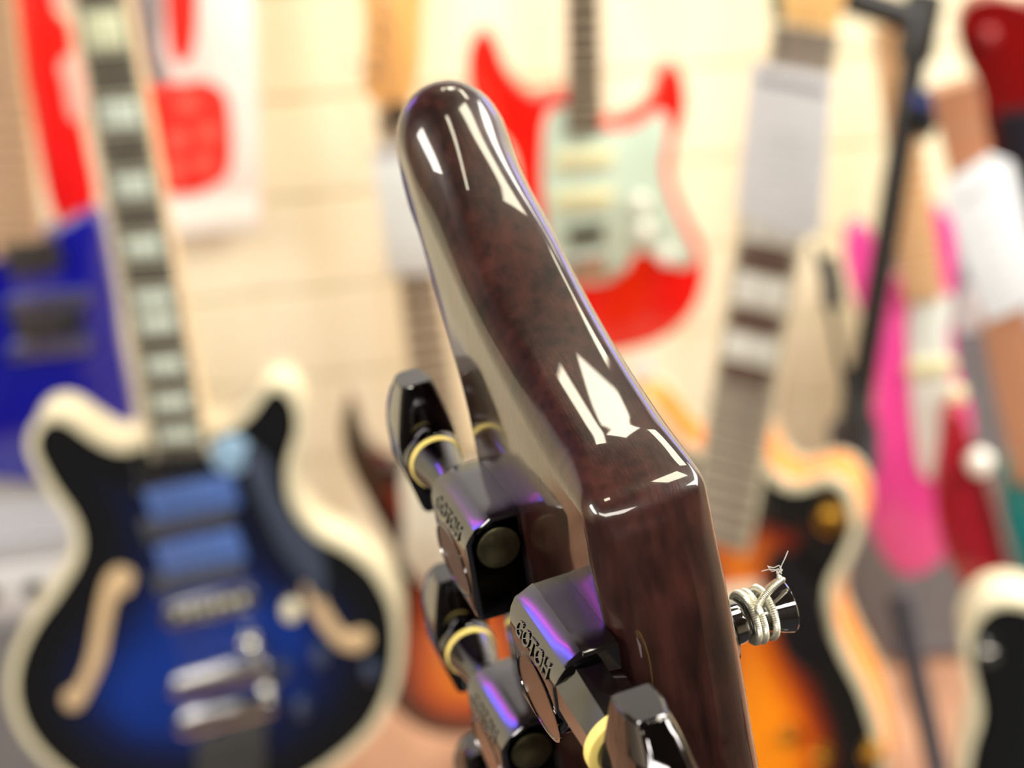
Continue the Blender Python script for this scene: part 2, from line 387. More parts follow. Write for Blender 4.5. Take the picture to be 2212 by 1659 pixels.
def tuner(cx, top, side, oct_shaft):
    """one tuning machine; side=-1: the key points to -W (far), +1: to +W (near). cx = worm cap end, top = upper edge"""
    t = bpy.data.objects.new('tuning_machine', None); COL.objects.link(t); t.parent = hs
    s = side  # local u runs from the cap end to the key
    def Q(u, y, z): return H(cx + s*u, top + y, z)
    # housing outline in (u,y): square at the cap end, swept round towards the key end's lower corner
    ol = [(0, -.6), (0, -18.3), (.35, -19.1), (1.2, -19.5), (4, -19.5)]
    for k in range(9):
        a = PI/2*k/8; ol.append((7.5+13.5*math.sin(a), -6.5-13*math.cos(a)))
    ol += [(21, -4), (21, -.6), (20.6, -.15), (20, 0), (15, 0), (10, 0), (5, 0), (.8, 0), (.2, -.2)]
    def lp(z, ins, ytop):
        c = (10.5, -9.5); out = []
        for u, y in ol:
            uu = c[0] + (u-c[0])*(1-ins/10.5); yy = c[1] + (y-c[1])*(1-ins/9.7)
            yy = min(yy, -ytop); out.append(Q(uu, yy, z))
        return out
    L = [lp(.02, 0, 0), lp(-.5, 0, 0), lp(-5.2, 0, 0), lp(-5.45, 0, .05), lp(-8.2, .05, 1.5), lp(-8.45, .1, 1.75), lp(-9.3, .35, 2.9), lp(-9.85, .8, 4.2), lp(-10.05, 1.4, 5.2)]
    hou = mobj('housing', loops_bm(L), BCH, t, ang=28)
    # end face sheet with its black reflection put into the colour, and worm cap
    pl = [Q(-.03, y, z) for y, z in ((-.9, -.7), (-.9, -5.2), (-2.2, -8.0), (-4.2, -9.1), (-17.8, -9.1), (-18.6, -8.5), (-18.6, -.7))]
    pl2 = [Q(.3, y, z) for y, z in ((-.9, -.7), (-.9, -5.2), (-2.2, -8.0), (-4.2, -9.1), (-17.8, -9.1), (-18.6, -8.5), (-18.6, -.7))]
    mobj('dark_reflection_face', loops_bm([pl, pl2]), BLK, t, smooth=False)
    wax = (H(s, 0, 0) - H(0, 0, 0)).normalized()
    mobj('socket_rim', lathe([(-.0003, .0041), (-.0003, .0043), (.0001, .0043), (.0001, .0041)], Q(0, -5.6, -4.7), wax, 40), BLK, t)
    mobj('worm_cap', lathe([(-.0006, .0034), (-.00045, .0037), (.0002, .0037)], Q(0, -5.6, -4.7), wax, 40), CAPM, t)
    # oval plate pressed into the outer face, with a raised rim
    cu_, cy_ = 11.0, -13.2
    el = lambda a, b, z: [Q(cu_ + a*math.cos(q), cy_ + b*math.sin(q)*(1 if math.sin(q) > 0 else .62), z) for q in [2*PI*i/40 for i in range(40)]]
    mobj('oval_rim', loops_bm([el(9.0, 6.9, -10.0), el(9.0, 6.9, -10.25), el(8.5, 6.4, -10.3), el(8.3, 6.2, -10.0)]), BCHS, t)
    mobj('oval_plate', loops_bm([el(8.4, 6.3, -9.9), el(8.4, 6.3, -10.12)]), BRZ, t)
    # raised maker's lettering above the oval
    me = text_mesh('GOTOH', .0037, .00018, .00003)
    tx = bpy.data.objects.new('lettering', me); COL.objects.link(tx); me.materials.append(BCH); tx.parent = t
    X = Vector((-1, 0, 0)); Y = Vector((0, 1, 0)).normalized(); Zt = X.cross(Y)
    tilt = math.radians(24); Y = Vector((0, math.cos(tilt), math.sin(tilt))); Zt = X.cross(Y)
    mm = Matrix((X, Y, Zt)).transposed().to_4x4(); mm.translation = H(cx+s*10.8, top-3.9, -9.75) ; tx.matrix_local = mm
    # key shaft
    dy = 2.2 if oct_shaft else 0
    o_ = Q(21, -5.6 - (.9 if oct_shaft else 0), -4.9)
    sx_ = (Q(34, -5.6-dy, -4.9) - o_).normalized() if oct_shaft else wax
    if oct_shaft: pr = [(-.001, .0053), (.003, .0053), (.0085, .0051), (.0112, .0050)]; n_ = 8
    else: pr = [(-.001, .0032), (.002, .0033), (.007, .0039), (.0118, .0049)]; n_ = 32
    mobj('shaft', lathe(pr, o_, sx_, n_, .5), BCHS, t, ang=30 if oct_shaft else 60)
    if oct_shaft:
        mobj('washer', lathe([(.0108, .0052), (.0110, .0058), (.0128, .0058), (.0130, .0050)], o_, sx_, 40), RING, t)
        mobj('collar', lathe([(.0128, .0044), (.0130, .0046), (.0150, .0046), (.0172, .0046)], o_, sx_, 40), BCHS, t)
    else:
        mobj('washer', lathe([(.0117, .0046), (.0118, .0051), (.0130, .0051), (.0131, .0046)], o_, sx_, 40), RING, t)
        mobj('collar', lathe([(.0131, .0048), (.0133, .0053), (.0142, .0056), (.0172, .0052)], o_, sx_, 40), BCHS, t)
    # key button, lofted along y
    Ls = []
    for k in range(13):
        v = -1 + 2*k/12; y = -4.6 + 13.3*v - dy*1.5
        a = 1-abs(v)
        hz = 2.9 + 2.6*min(1, a*1.25)**.9
        un = 37.0-21+.0; thk = 7.5 + 7.5*(1-v*v)
        u0 = 21+16.3 + .5*abs(v); u1 = u0 + thk
        if k in (0, 12): pass
        c = .7
        sec = [(u0+c*.4, -hz), (u0, -hz+c), (u0, hz-c), (u0+c*.4, hz), (u0+thk*.55, hz*1.0), (u1-c, hz*.78), (u1, hz*.6), (u1, -hz*.6), (u1-c, -hz*.78), (u0+thk*.55, -hz*1.0)]
        Ls.append([Q(u, y, -5.0+zz) for u, zz in sec])
    bb = loops_bm(Ls)
    bmesh.ops.recalc_face_normals(bb, faces=bb.faces)
    ee = [e for e in bb.edges if len(e.link_faces) == 2 and e.calc_face_angle(0) > .6]
    bmesh.ops.bevel(bb, geom=ee, offset=.0004, segments=3, affect='EDGES')
    mobj('button', bb, BCHS, t, ang=35)
    return t
for k in range(3): tuner(0.0, 0-42.5*k, -1, False)
for k in range(3): tuner(19.6, -1.0-42.5*k, 1, True)

# string posts on the front, the first near-side one with a wound string and bushing
def post(x, y):
    P = bpy.data.objects.new('string_post', None); COL.objects.link(P); P.parent = hs
    o = H(x, y, 19); A = Vector((0, 0, 1))
    mobj('bushing', lathe([(-.0002, .0074), (.0016, .0074), (.0026, .0064), (.0028, .0046)], o, A, 40), BLK, P)
    mobj('post', lathe([(0, .0038), (.0050, .0036), (.0060, .0034), (.0066, .0029), (.0094, .0027), (.0102, .0031), (.0122, .0040), (.0136, .0044), (.0138, .0043), (.0138, .0033), (.0134, .0029)], o, A, 48), mat('post_chrome', '#9a999a', .07, 1), P)
    # windings
    pts = []; n = 520; turns = 3.3
    for i in range(n):
        q = i/(n-1); a = 2*PI*turns*q - 1.0
        u_ = turns*q; g_ = max(0, min(1, (u_-1.9)/.5)); zz = .0062 + .00112*min(u_, 2.0) + .0012*g_*g_*(3-2*g_) + .0004*max(0, u_-2)
        rr = .0040 + .0001*math.sin(a*1.3)
        pts.append(o + Vector((math.cos(a)*rr, math.sin(a)*rr, zz)))
    a = 2*PI*turns - 1.0
    mobj('winding', tube(pts, lambda i: .00056 + (.00006 if i % 2 else -.00005), 8), mat('wound_string', '#f6f3e2', .34, .85), P)
    return P
POST = post(27.8, -14.0)
for x, y in ((29.5, -55.3), (29.5, -97), (-10.5, -12.8), (-10.5, -53), (-10.5, -93)): post(x, y)
# the cut free end of the near string, standing off the windings
so = H(27.8, -14.0, 19)
def camlocal(px, py, dz):
    """a point seen at px,py on the plane through the post, offset dz towards the lens, in headstock space"""
    c0 = HM @ (so + Vector((0, 0, .009))); d0 = (c0-CAM).dot(FWD) - dz
    return HM.inverted() @ at(px, py, d0)
ends = [camlocal(*p) for p in ((1640, 1322, .0045), (1637, 1312, .0052), (1645, 1296, .0052), (1660, 1278, .0048), (1676, 1262, .004), (1689, 1251, .003))]
ends = spline(ends, closed=False, n=14)
e_ = mobj('string_end', tube(ends, lambda i: .00056 + (.00005 if i % 2 else -.00005), 8), MATS['wound_string'], hs)
bm_ = bmesh.new()
for p in ((1691, 1252, .003), (1683, 1247, .0032)):
    bmesh.ops.create_icosphere(bm_, subdivisions=2, radius=.00042, matrix=Matrix.Translation(camlocal(*p)))
mobj('string_tip', bm_, MATS['wound_string'], hs)
# fuzz caught on the string end
fz = bmesh.new()
fib = [((1684, 1248, .003), (1678, 1238, .003), (1682, 1228, .003)), ((1682, 1240, .003), (1688, 1222, .0028), (1696, 1205, .0025), (1702, 1190, .002)),
       ((1684, 1244, .003), (1676, 1232, .003), (1662, 1230, .003), (1645, 1234, .003)), ((1688, 1240, .003), (1684, 1222, .003), (1672, 1226, .003), (1660, 1224, .003)),
       ((1680, 1236, .003), (1690, 1232, .003), (1684, 1226, .003)), ((1686, 1238, .003), (1680, 1229, .003), (1668, 1234, .003), (1658, 1222, .003))]
for f_ in fib:
    b_ = tube(spline([HM @ camlocal(*p) for p in f_], closed=False, n=6), .000055, 5)
    me_ = bpy.data.meshes.new('t'); b_.to_mesh(me_); b_.free(); fz.from_mesh(me_); bpy.data.meshes.remove(me_)
lint = mobj('lint', fz, mat('lint_white', '#e8e6e0', .8)); tag(lint, 'tuft of pale lint caught on the cut string end at the post', 'lint')

# ------------------------------------------------------------------ flat things behind: a frame for each, real size at its own distance
class Frame:
    def __init__(s, name, px, py, d, yaw, lean, label, cat, group=None, roll=0):
        s.o = at(px, py, d); ya, le = math.radians(yaw), math.radians(lean)
        s.n = Vector((math.sin(ya)*math.cos(le), -math.cos(ya)*math.cos(le), math.sin(le)))
        s.e1 = Vector((0, 0, 1)).cross(s.n).normalized(); s.e2 = s.n.cross(s.e1)
        if roll:
            r = math.radians(roll); a, b = s.e1, s.e2
            s.e1 = a*math.cos(r)+b*math.sin(r); s.e2 = b*math.cos(r)-a*math.sin(r)
        m = Matrix((s.e1, s.e2, s.n)).transposed().to_4x4(); m.translation = s.o
        s.emp = bpy.data.objects.new(name, None); COL.objects.link(s.emp); s.emp.matrix_world = m
        tag(s.emp, label, cat, group)
    def depth(s, px, py, h):
        r = ray(px, py); return ((s.o + s.n*h - CAM).dot(s.n))/r.dot(s.n)
    def p(s, px, py, h=0):
        """the point of the plane raised by h (towards the room) that lies on this line of sight"""
        r = ray(px, py); t = ((s.o + s.n*h - CAM).dot(s.n))/r.dot(s.n); q = CAM + r*t - s.o
        return Vector((q.dot(s.e1), q.dot(s.e2)))
    def poly(s, pts, h=0, smooth=True, n=8, N=120):
        q = [s.p(*a, h) for a in pts]
        if smooth: q = resample(spline(q, n=n), N)
        return ccw(q)
    def plate(s, name, pts, h0, h1, m, smooth=True, bev=.001, parent=None, N=90):
        q = s.poly(pts, h1, smooth, N=N)
        return s.slab(name, q, h0, h1, m, bev, parent)
    def slab(s, name, q, h0, h1, m, bev=.001, parent=None):
        L = [[Vector((p.x, p.y, h0)) for p in q]]
        L.append([Vector((p.x, p.y, h1-bev)) for p in q])
        L.append([Vector((p.x, p.y, h1-bev*.3)) for p in inset(q, bev*.3)])
        L.append([Vector((p.x, p.y, h1)) for p in inset(q, bev)])
        return mobj(name, loops_bm(L), m, parent or s.emp)
    def burst(s, name, q, h, cols, wid, centre=None):
        """top plate, colour by the distance from the rim (sunburst paint)"""
        xs = [p.x for p in q]; ys = [p.y for p in q]; st = .012
        pts = [Vector((p.x, p.y)) for p in q]
        x = min(xs)
        while x < max(xs):
            y = min(ys)
            while y < max(ys): pts.append(Vector((x + random.uniform(-.001, .001), y))); y += st
            x += st
        n = len(q); r = delaunay_2d_cdt(pts, [(i, (i+1) % n) for i in range(n)], [], 1, 1e-6)
        vs_, fs_ = r[0], r[2]
        me = bpy.data.meshes.new(name); me.from_pydata([(v.x, v.y, h) for v in vs_], [], fs_)
        ca = me.color_attributes.new('burst', 'FLOAT_COLOR', 'POINT')
        for i, v in enumerate(vs_):
            d = 9
            for a, b in zip(q, q[1:]+q[:1]):
                ab = b-a; t = max(0, min(1, (v-a).dot(ab)/max(ab.length_squared, 1e-12))); d = min(d, (v-a-ab*t).length)
            u = d/wid
            for (u0, c0), (u1, c1) in zip(cols, cols[1:]):
                if u <= u1: break
            f = max(0, min(1, (u-u0)/(u1-u0))); c = [c0[k]*(1-f)+c1[k]*f for k in range(3)]
            ca.data[i].color = (*c, 1)
        for p_ in me.polygons: p_.use_smooth = True
        o = bpy.data.objects.new(name, me); COL.objects.link(o); o.parent = s.emp; me.materials.append(attr_mat('burst_paint'))
        me.validate(); 
        return o
    def solid_body(s, pts, thick, m, rim=None, binding=None, bw=.004, cols=None, wid=.06, N=150):
        q = s.poly(pts, 0, N=N); b = .004 if not binding else .0005
        L = [[Vector((p.x, p.y, h)) for p in inset(q, i)] for i, h in ((b, -thick), (0, -thick+b), (0, -b), (b*.3, -b*.3), (b, 0))]
        bd = mobj('body', loops_bm(L), rim or m, s.emp)
        if binding:
            for hh in (0, -thick):
                qa = inset(q, -.0012); qb = inset(q, bw)
                h0, h1 = (hh-.006, hh+.0012) if hh == 0 else (hh-.001, hh+.006)
                L = [[Vector((p.x, p.y, z)) for p in w_] for w_, z in ((qb, h0), (qa, h0), (qa, h1), (qb, h1), (qb, h0))]
                mobj('binding', loops_bm(L, False, False), binding, s.emp)
        if cols: s.burst('top', inset(q, bw*.5 if binding else .0045), .0009, cols, wid)
        return q
    def neck(s, a, b, wa, wb, h, board, edge=None, frets=22, f0=0.0, inlay=None, depth=.02, wood=None, fm=None):
        """a = upper end px, b = body end px (centre line); widths in metres"""
        A, B = s.p(*a, h), s.p(*b, h); d = (B-A); L = d.length; u = d/L; v = Vector((-u.y, u.x))
        def quad(t0, t1, k=1.0, ins=0):
            out = []
            for t, sg in ((t0, -1), (t0, 1), (t1, 1), (t1, -1)):
                w_ = (wa+(wb-wa)*t/L)/2*k - ins; out.append(A + u*t + v*w_*sg)
            return ccw(out)
        s.slab('neck', quad(0, L, .96), h-.006-depth, h-.006, wood or MAPLE, .004)
        s.slab('fingerboard', quad(0, L), h-.006, h, board, .0006)
        if edge:
            for sg in (-1, 1):
                q = []
                for t, k_ in ((0, 0), (0, .0035), (L, .0035), (L, 0)):
                    w_ = (wa+(wb-wa)*t/L)/2 + .0008 - k_; q.append(A+u*t+v*w_*sg)
                s.slab('board_binding', ccw(q), h-.006, h+.0006, edge, .0002)
        # frets: scale positions counted from the body end
        step = L/frets*1.0; pos = []
        tot = sum(1.0594**k for k in range(frets)); t = L
        for k in range(frets):
            dt = L*1.0594**k/tot; pos.append((t-dt, t)); t -= dt
        first = None
        for t0, t1 in pos:
            q = quad(t0-.0011, t0+.0011)
            s.slab('fret', q, h-.001, h+.0012, fm or STEEL, .0004)
        if inlay:
            for k, (mm, k0, k1, wk) in inlay.items():
                if k < len(pos):
                    t0, t1 = pos[k]; q = quad(t0+(t1-t0)*k0, t0+(t1-t0)*k1, wk); s.slab('inlay', q, h-.001, h+.0007, mm, .0002)
        return A, B, u, v
    def strings(s, a, b, wa, wb, h, n=6, r=.0005, m=None):
        A, B = s.p(*a, h), s.p(*b, h); u = (B-A).normalized(); v = Vector((-u.y, u.x))
        for k in range(n):
            f = k/(n-1)-.5
            p0 = A+v*wa*f; p1 = B+v*wb*f
            mobj('string', tube([(p0.x, p0.y, h), (p1.x, p1.y, h)], r*(1.4-.12*k), 6), m or STRG, s.emp)
    def bar(s, name, a, b, w_, h0, h1, m, bev=.001, rnd=0):
        A, B = s.p(*a, h1), s.p(*b, h1); u = (B-A).normalized(); v = Vector((-u.y, u.x))*w_/2
        q = ccw([A-v, B-v, B+v, A+v]) if not rnd else None
        if rnd:
            q = []
            for c, sg in ((A, -1), (B, 1)):
                for k in range(9):
                    an = -PI/2 + PI*k/8; q.append(c + u*sg*math.cos(an)*w_/2 + (v*sg)*math.sin(an))
            q = ccw(q)
        return s.slab(name, q, h0, h1, m, bev)
    def disc(s, name, px, py, r, h0, h1, m, n=28, bev=.001):
        c = s.p(px, py, h1); q = [c + Vector((math.cos(2*PI*k/n), math.sin(2*PI*k/n)))*r for k in range(n)]
        return s.slab(name, q, h0, h1, m, bev)
    def knob(s, name, px, py, r, h0, h1, m):
        c = s.p(px, py, h1)
        return mobj(name, lathe([(0, r), ((h1-h0)*.2, r*.95), ((h1-h0)*.9, r*.8), (h1-h0, r*.6)], (c.x, c.y, h0), (0, 0, 1), 28), m, s.emp)
def C3(h): return lin(h)[:3]

# ---- blue semi-hollow, front left
g = Frame('semi_hollow_guitar', 430, 1350, 1.6, 2, 3, 'deep blue burst semi-hollow guitar with cream binding and chrome vibrato, lower left', 'guitar')
q = [(310, 950), (259, 962), (207, 938), (155, 902), (114, 893), (74, 915), (62, 971), (100, 1050), (150, 1125), (158, 1193), (119, 1266), (62, 1345), (28, 1421), (20, 1499), (47, 1580), (110, 1655), (200, 1715), (330, 1750), (480, 1750), (620, 1712), (725, 1650), (808, 1575), (852, 1489), (868, 1405), (862, 1318), (825, 1240), (766, 1186), (689, 1145), (645, 1085), (637, 1007), (658, 929), (647, 862), (606, 826), (564, 838), (533, 880), (497, 912), (456, 925)]
q2 = g.solid_body(q, .045, CREAM, rim=mat('pale_rim', '#e4dcbb', .3, coat=.8), binding=CREAM, bw=.008, N=170,
    cols=[(0, C3('#040506')), (.35, C3('#07080c')), (.75, C3('#05123a')), (1.15, C3('#082c80')), (3, C3('#0a38a0'))], wid=.10)
BR = mat('dark_board', '#5c5750', .35)
inl = {}
for k in (1, 3, 5, 7, 8, 10, 12): inl[k] = (PEARL, .18, .86, .62)
inl[14] = (PEARL, .15, .85, .7); inl[16] = (mat('bright_pearl', '#eef3d2', .3), .1, .9, .7)
g.neck((198, -90), (392, 985), .046, .056, .014, BR, edge=CREAM, frets=18, inlay=inl)
g.strings((198, -90), (452, 1455), .038, .052, .019, r=.0006)
g.plate('headpatch', [(330, 985), (460, 960), (475, 1010), (345, 1035)], .001, .008, CREAM, False, parent=None) if False else None
for (ax_, ay_, bx_, by_) in ((322, 1100, 508, 1062), (345, 1218, 520, 1180)):
    g.bar('pickup', (ax_, ay_), (bx_, by_), .036, .001, .007, mat('blue_grey_metal', '#4f6cae', .3), .002)
for (ax_, ay_, bx_, by_) in ((308, 1150, 500, 1112), (332, 1266, 522, 1226)):
    g.bar('pickup_ring', (ax_, ay_), (bx_, by_), .022, .001, .006, mat('dark_metal', '#4a4c52', .25), .001)
for px, py in ((300, 1015), (304, 1062), (322, 1142), (326, 1182), (490, 1130), (340, 1250), (346, 1285), (512, 1245)):
    g.disc('screw', px, py, .0035, .004, .009, CHROME)
g.bar('bridge', (372, 1335), (530, 1298), .022, .002, .014, CHROME, .003, 1)
for k in range(6): g.disc('saddle', 385+27*k, 1330-6.2*k, .004, .012, .018, STEEL, 16)
vb = g.bar('vibrato_bar', (385, 1495), (560, 1450), .020, .012, .03, CHROME, .006, 1)
g.bar('vibrato_bar', (400, 1575), (572, 1530), .022, .010, .03, CHROME, .006, 1)
g.plate('vibrato_frame', [(560, 1395), (590, 1440), (600, 1530), (575, 1560), (560, 1700), (440, 1720), (425, 1600), (470, 1590), (520, 1560), (560, 1530), (560, 1450), (545, 1410)], .002, .010, CHROME, True)
g.knob('vibrato_post', 535, 1405, .012, .004, .035, CHROME)
for nm, pts in (('f_hole', [(262, 1225), (288, 1240), (282, 1275), (252, 1295), (238, 1350), (225, 1420), (200, 1480), (170, 1530), (140, 1528), (138, 1500), (165, 1480), (190, 1420), (205, 1340), (220, 1270), (238, 1235)]),
                ('f_hole', [(665, 1240), (690, 1265), (705, 1310), (745, 1365), (785, 1360), (800, 1385), (775, 1408), (735, 1400), (700, 1365), (672, 1320), (655, 1275)])):
    g.plate(nm, pts, .0005, .002, TANF, True, .0005)
g.plate('pickguard', [(540, 965), (580, 1000), (600, 1070), (640, 1130), (690, 1190), (705, 1250), (690, 1300), (650, 1250), (600, 1180), (560, 1090), (535, 1030), (525, 990)], .008, .010, mat('smoke_acrylic', '#3c4457', .2, coat=1), True, .0006)
g.disc('neck_plate', 498, 985, .020, .002, .008, mat('pale_blue_plate', '#8fb0cf', .3))
for px, py in ((628, 1330), (690, 1430), (610, 1455), (800, 1460), (650, 1540)):
    g.knob('control_knob', px, py, .010 if px == 628 else .009, .001, .016, CREAM if px == 628 else mat('navy_knob', '#20304e', .3, coat=1))

# ---- solid blue guitar at the left edge
g = Frame('solid_body_guitar', 60, 700, 1.9, 6, 2, 'saturated royal blue solid-body guitar cut by the left edge behind the semi-hollow one', 'guitar')
BL = mat('royal_blue', '#060a8c', .2, coat=1)
g.solid_body([(-170, 560), (-90, 525), (20, 520), (110, 505), (180, 470), (215, 480), (232, 560), (250, 660), (262, 760), (285, 880), (285, 960), (250, 1010), (150, 1035), (20, 1040), (-170, 1000), (-230, 800)], .042, BL)
g.neck((-42, -120), (38, 560), .055, .060, .012, mat('tan_board', '#c3a184', .4), frets=20, edge=None, fm=mat('dark_fret', '#5f563c', .4, .3))
g.bar('pickup', (10, 565), (125, 545), .036, .001, .014, mat('dark_pickup', '#20242c', .3), .002)
g.bar('pickup_cover', (25, 665), (175, 645), .022, .001, .010, mat('lilac_metal', '#8288c0', .3, 1), .002, 1)
g.bar('pickup', (30, 715), (175, 690), .032, .001, .014, mat('dark_pickup', '#20242c', .3), .002)
g.bar('bridge', (30, 765), (180, 745), .020, .001, .012, mat('lilac_metal', '#8288c0', .3, 1), .002, 1)
g.strings((-5, -120), (100, 770), .04, .052, .018, r=.0005)

# ---- red padded strap hanging between the two blue guitars' necks
g = Frame('guitar_strap', 110, 250, 2.02, 6, 0, 'bright red padded strap end hanging at the upper left behind the necks', 'strap')
RED = mat('signal_red', '#e8100c', .4)
g.plate('strap_pad', [(0, -60), (80, -60), (120, 30), (145, 60), (158, 150), (170, 250), (190, 350), (205, 430), (190, 480), (160, 492), (125, 480), (100, 420), (80, 320), (55, 180), (25, 60)], -.012, .004, RED, True, .004)
g.plate('strap_patch', [(95, -60), (170, -60), (172, 20), (120, 20)], -.010, .0, mat('pale_rose', '#f0c8bd', .6), False, .001)
g.plate('stitched_edge', [(128, 140), (165, 120), (185, 200), (180, 260), (150, 250), (140, 190)], .0035, .0055, mat('rose_cloth', '#f2b9ae', .6), True, .001)

# ---- red and white card on the wall
g = Frame('hanging_card', 430, 250, 2.12, 12, 0, 'white card with a big red rounded print hanging on the wall at the upper left', 'card')
g.plate('card', [(290, -60), (545, -70), (562, 300), (565, 498), (345, 515), (310, 200)], -.002, .001, mat('pink_white', '#fbe6e2', .6), False, .0005)
g.plate('print', [(312, 190), (350, 178), (400, 180), (440, 175), (485, 200), (498, 260), (500, 330), (490, 380), (440, 412), (385, 420), (345, 405), (330, 330), (318, 250)], .001, .0018, mat('print_red', '#f3281c', .6), True, .0003)
g.plate('upper_print', [(362, -60), (420, -60), (425, 40), (412, 120), (385, 135), (365, 90)], .001, .0018, mat('print_red', '#f3281c', .6), True, .0003)
g.plate('lower_panel', [(345, 445), (555, 425), (562, 498), (348, 512)], .001, .0016, WHITE, False, .0003)
for px, py in ((405, 225), (385, 305), (450, 290), (380, 370), (440, 355)):
    g.disc('pale_dot', px, py, .013, .0018, .0024, mat('dot_rose', '#f2675a', .6), bev=.0003)
g = Frame('cable_coil', 320, 60, 2.0, 12, 0, 'grey curved strip hanging over the red and white card', 'cable')
g.plate('loop', [(280, -60), (345, -60), (352, 40), (350, 110), (368, 170), (345, 195), (315, 160), (298, 80)], -.006, .006, mat('grey_cloth', '#8d8488', .6), True, .003)

# ---- sunburst guitar hanging in the middle distance
g = Frame('sunburst_guitar', 900, 1250, 1.92, 4, 2, 'sunburst guitar with maple headstock and white pickguard half hidden behind the foreground headstock', 'guitar')
g.solid_body([(752, 868), (772, 900), (790, 960), (830, 1005), (890, 1018), (960, 1005), (1040, 1010), (1100, 960), (1140, 930), (1160, 980), (1150, 1080), (1130, 1180), (1150, 1300), (1180, 1420), (1140, 1530), (1060, 1585), (960, 1592), (880, 1560), (835, 1500), (825, 1400), (845, 1290), (850, 1200), (800, 1100), (755, 1010), (738, 930)], .042, mat('burst_edge', '#2a100a', .2, coat=1), N=150,
    cols=[(0, C3('#150b09')), (.25, C3('#3c150c')), (.5, C3('#a83a10')), (.8, C3('#e8730a')), (1, C3('#f08a0c')), (3, C3('#f29410'))], wid=.075)
g.plate('pickguard', [(868, 1030), (900, 1012), (960, 1005), (1060, 1012), (1090, 1060), (1060, 1180), (1050, 1260), (990, 1300), (945, 1275), (900, 1250), (868, 1200), (872, 1130)], .001, .004, mat('white_guard', '#f6f6ea', .3), True, .001)
g.neck((848, 238), (962, 1010), .036, .050, .014, mat('mid_board', '#8d7a68', .4), frets=22, wood=MAPLE)
g.plate('headstock', [(790, -60), (905, -60), (912, 60), (905, 160), (880, 235), (842, 242), (800, 215), (783, 170), (788, 60)], -.004, .010, MAPLE, True, .003)
for px, py in ((826, -40), (832, 0), (826, 42), (818, 84), (812, 126), (806, 160), (762, 142)):
    g.knob('tuner_bushing', px, py, .005, .009, .018, CHROME)
g.strings((830, 20), (985, 1440), .02, .05, .02, r=.0004)
g.disc('nut_plate', 860, 250, .014, -.01, .016, mat('dark_truss', '#3a2c24', .4))
g = Frame('price_tag', 870, 460, g.depth(870, 460, .045), 0, 0, 'white price tag with grey header hanging on the sunburst guitar neck', 'tag', 'white price tags on guitars')
g.plate('paper', [(800, 322), (915, 310), (1000, 320), (1010, 585), (838, 597)], -.001, .0, PAPER, False, .0003)
g.plate('header', [(803, 326), (915, 314), (990, 322), (990, 340), (806, 345)], .0, .0005, mat('pale_grey_ink', '#b5b2b6', .7), False, .0001)
for k in range(5): g.bar('text_line', (825+4*k, 385+38*k), (905+3*k, 380+38*k), .004, .0, .0005, mat('faint_ink', '#d9dcdc', .7), .0001)

# ---- red double cutaway guitar
g = Frame('double_cutaway_guitar', 1270, 450, 2.02, 2, 3, 'bright red double cutaway guitar with mint pickguard on the wall at the top centre', 'guitar')
g.solid_body([(1045, 68), (1072, 95), (1090, 145), (1120, 185), (1160, 210), (1225, 200), (1300, 262), (1370, 250), (1408, 215), (1422, 168), (1448, 142), (1474, 162), (1482, 235), (1460, 310), (1452, 380), (1480, 460), (1515, 530), (1522, 600), (1495, 675), (1430, 732), (1350, 758), (1270, 765), (1180, 745), (1110, 680), (1085, 590), (1100, 490), (1120, 410), (1100, 320), (1050, 265), (1015, 200), (1012, 115)], .045, mat('fiesta_red', '#f01205', .22, coat=1))
g.plate('pickguard', [(1182, 248), (1225, 232), (1300, 278), (1370, 275), (1428, 240), (1445, 290), (1432, 360), (1452, 440), (1488, 520), (1505, 560), (1470, 580), (1420, 555), (1375, 545), (1345, 590), (1290, 612), (1215, 600), (1185, 520), (1172, 410), (1172, 320)], .001, .004, MINT, True, .001)
g.neck((1258, -90), (1264, 290), .040, .046, .012, mat('dark_rosewood', '#4a3e34', .45), frets=13, wood=MAPLE)
for y_ in (345, 432): g.bar('pickup', (1215, y_+4), (1310, y_-4), .022, .003, .010, mat('aged_cream', '#e6e3b6', .35), .002, 1)
g.bar('pickup', (1228, 515), (1305, 505), .024, .003, .012, mat('olive_black', '#3b3724', .4), .002)
g.bar('bridge', (1225, 580), (1310, 572), .03, .003, .012, CHROME, .002)
for px, py in ((1395, 505), (1440, 560), (1385, 445)): g.knob('control_knob', px, py, .012, .003, .02, WHITE)
g.knob('arm_socket', 1340, 592, .006, .003, .02, CHROME)
g.strings((1258, -90), (1265, 572), .036, .05, .018, r=.0004)
g.plate('lower_edge', [(1360, 800), (1400, 780), (1420, 820), (1390, 850)], -.05, -.03, WHITE, True, .002)

# ---- amber sunburst hollow-body, front right
g = Frame('hollow_body_guitar', 1700, 1350, 1.62, -22, 4, 'amber sunburst hollow-body guitar with black edge and cream binding, lower right', 'guitar')
qq = [(1372, 862), (1400, 872), (1428, 900), (1467, 948), (1507, 978), (1560, 985), (1640, 955), (1663, 1008), (1703, 1043), (1742, 1040), (1781, 1026), (1820, 1038), (1848, 1077), (1858, 1145), (1832, 1212), (1805, 1266), (1803, 1335), (1833, 1412), (1876, 1497), (1905, 1591), (1915, 1690), (1880, 1800), (1780, 1880), (1640, 1900), (1500, 1870), (1400, 1780), (1370, 1650), (1385, 1520), (1420, 1400), (1425, 1300), (1390, 1200), (1345, 1080), (1325, 960), (1340, 880)]
g.solid_body(qq, .06, CREAM, rim=mat('amber_rim', '#ea8806', .2, coat=1), binding=CREAM, bw=.009, N=170,
    cols=[(0, C3('#0c0b0a')), (.45, C3('#12100d')), (.62, C3('#7c1f06')), (.82, C3('#d86606')), (1, C3('#f08c08')), (3, C3('#f59a10'))], wid=.10)
DK = mat('brown_board', '#5d463c', .4)
